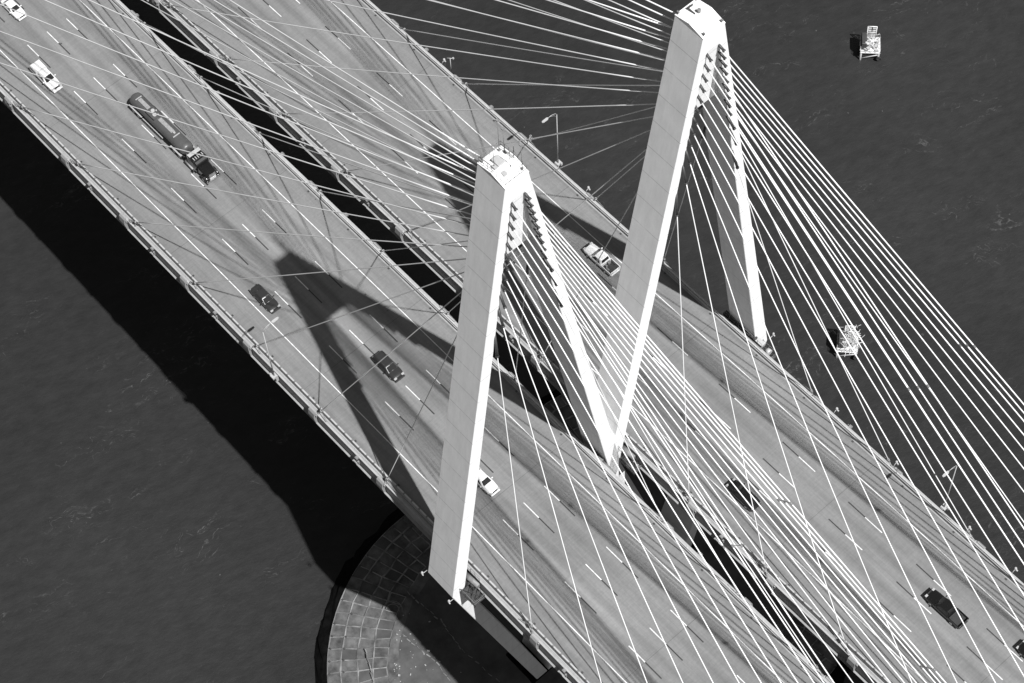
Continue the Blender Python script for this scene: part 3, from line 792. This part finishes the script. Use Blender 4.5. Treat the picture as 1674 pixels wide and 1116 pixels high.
    for cx, cy in ((-4.3, .1), (-3.5, -.15)):
        b = MB(); b.tube((cx, cy, 3.2), (cx, cy, 3.45), .3, 14); b.tube((cx + .3, cy + .4, 3.2), (cx + .3, cy + .4, 3.4), .12, 8); b.build('manhole', M_galv, tk)
    b = MB(); b.beam((-7.75, -.55, 3.2), (-7.75, .55, 3.2), .12, .1); b.beam((1.6, -.6, 3.2), (1.6, .6, 3.2), .14, .1); b.box((1.0, .05, 3.2), (.3, .3, .15)); b.build('vent_bar', M_galv, tk)
    b = MB()
    for s in (-1, 1):
        b.box((-7.6, s * 1.12, 1.22), (3.2, .3, .06)); b.box((-3.4, s * 1.15, 1.05), (5.0, .12, .12)); b.box((2.4, s * 1.12, 1.2), (2.6, .34, .06))
    b.build('mudguard', M_galv, r)
    b = MB(); b.box((-2.8, 0, 1.0), (12.4, .9, .3)); b.tube((1.2, -.5, .3), (1.2, -.5, 1.2), .1, 8); b.tube((1.2, .5, .3), (1.2, .5, 1.2), .1, 8); b.box((-9.3, 0, .8), (.15, 2.3, .22)); b.build('trailer_frame', M_dark, r)
    place(r, x, y, 0); return r
tanker(30.2, 5.3)

# ------------------------------------------------------------------ marker platforms standing in the water
def marker(x, y, rot, label, brush, sc=1.0):
    r = thing('marker_platform', label, 'marker platform', (x, y, WATER), rot, 'marker platforms in the water')
    rr = random.Random(int(x)); r.scale = (sc, sc, sc)
    b = MB()
    for sx in (-1, 1):
        for sy in (-1, 1): b.tube((sx * 1.8, sy * 1.8, -2), (sx * 1.8, sy * 1.8, 2.6), .2, 10)
    for a, c in (((-1.8, -1.8), (1.8, -1.8)), ((1.8, -1.8), (1.8, 1.8)), ((1.8, 1.8), (-1.8, 1.8)), ((-1.8, 1.8), (-1.8, -1.8))):
        b.tube((a[0], a[1], .5), (c[0], c[1], 1.9), .12, 8)
    b.build('pile_frame', M_galv, r)
    b = MB(); b.box((0, .1, 1.5), (3.3, 3.2, 2.0), bevel=.2); b.build('pontoon', M_dark, r)
    b = MB(); b.box((0, 0, 2.65), (4.1, 4.1, .16)); b.build('platform_deck', M_board, r)
    b = MB()
    P = [(-2, -2), (2, -2), (2, 2), (-2, 2), (-2, -2)]
    for (ax, ay), (cx, cy) in zip(P, P[1:]):
        for z in (3.2, 3.7): b.tube((ax, ay, z), (cx, cy, z), .035, 5)
        for i in range(4): t = i / 4; b.tube((ax + (cx - ax) * t, ay + (cy - ay) * t, 2.7), (ax + (cx - ax) * t, ay + (cy - ay) * t, 3.75), .04, 5)
    b.build('railing', M_galv, r)
    b = MB()                                             # upright rectangular frame with boards
    for s in (-1, 1): b.tube((.1 + s * .9, 1.5, 2.7), (.1 + s * .9, 1.5, 7.0), .1, 6)
    b.tube((-.8, 1.5, 7.0), (1.0, 1.5, 7.0), .1, 6); b.tube((-.8, 1.5, 5.0), (1.0, 1.5, 5.0), .07, 6)
    for i in range(5): b.tube((-.8, 1.5, 2.9 + i * .4), (1.0, 1.5, 2.9 + i * .4), .04, 5)
    b.build('marker_frame', M_board, r)
    for s in (-1, 1):
        b = MB(); b.box((.1 + s * .42, 1.5, 6.4), (.6, .06, .35)); b.box((.1 + s * .42, 1.5, 5.6), (.6, .06, .5)); b.build('marker_panel', M_board, r)
    b = MB()
    for i in range(16):
        b.box((rr.uniform(-1.6, 1.6), rr.uniform(-1.6, 1.6), 2.75 + rr.uniform(.1, .6)), (rr.uniform(.2, .8), rr.uniform(.2, .7), rr.uniform(.2, .9)), Matrix.Rotation(rr.uniform(0, 3), 3, 'Z'))
    b.tube((-1, -1, 2.7), (-1, -1, 4.6), .15, 8); b.sphere((-1, -1, 4.8), .3); b.build('equipment', M_galv, r)
    b = MB(); b.box((-1.35, .2, 3.75), (1.1, 3.0, 2.1), bevel=.15); b.build('dark_shelter', M_dark, r)
    b = MB()
    R = [[((.45 + .16 * math.cos(2 * math.pi * j / 6)) * math.cos(a), (.45 + .16 * math.cos(2 * math.pi * j / 6)) * math.sin(a), .16 * math.sin(2 * math.pi * j / 6)) for j in range(6)] for a in [2 * math.pi * i / 14 for i in range(15)]]
    b.ring_loft([[Vector((p[0] + 1.9, p[2] - 2.15, p[1] + 1.0)) for p in q] for q in R], False, True); b.build('fender_tyre', M_tyre, r)
    b = MB()
    for i in range(brush):
        px_, py_ = rr.gauss(.5, .8), rr.gauss(.2, .9); z = 2.8 + abs(rr.gauss(.4, .5)) * (2.4 if brush > 100 else 1); a = rr.uniform(0, 6.28); e = rr.uniform(-.3, .9); L = rr.uniform(.5, 1.4)
        p = Vector((px_, py_, z)); d = Vector((math.cos(a) * math.cos(e), math.sin(a) * math.cos(e), math.sin(e)))
        b.tube(p, p + d * L, rr.uniform(.03, .06), 4)
    b.build('brushwood', M_brush, r)
marker(63.4, 124.7, 0.78, 'small white platform on piles in open water at upper right', 36, 0.86)
marker(103.2, 78.6, 0.72, 'brush-covered white platform on piles behind the right-hand stay cables', 260, 0.84)
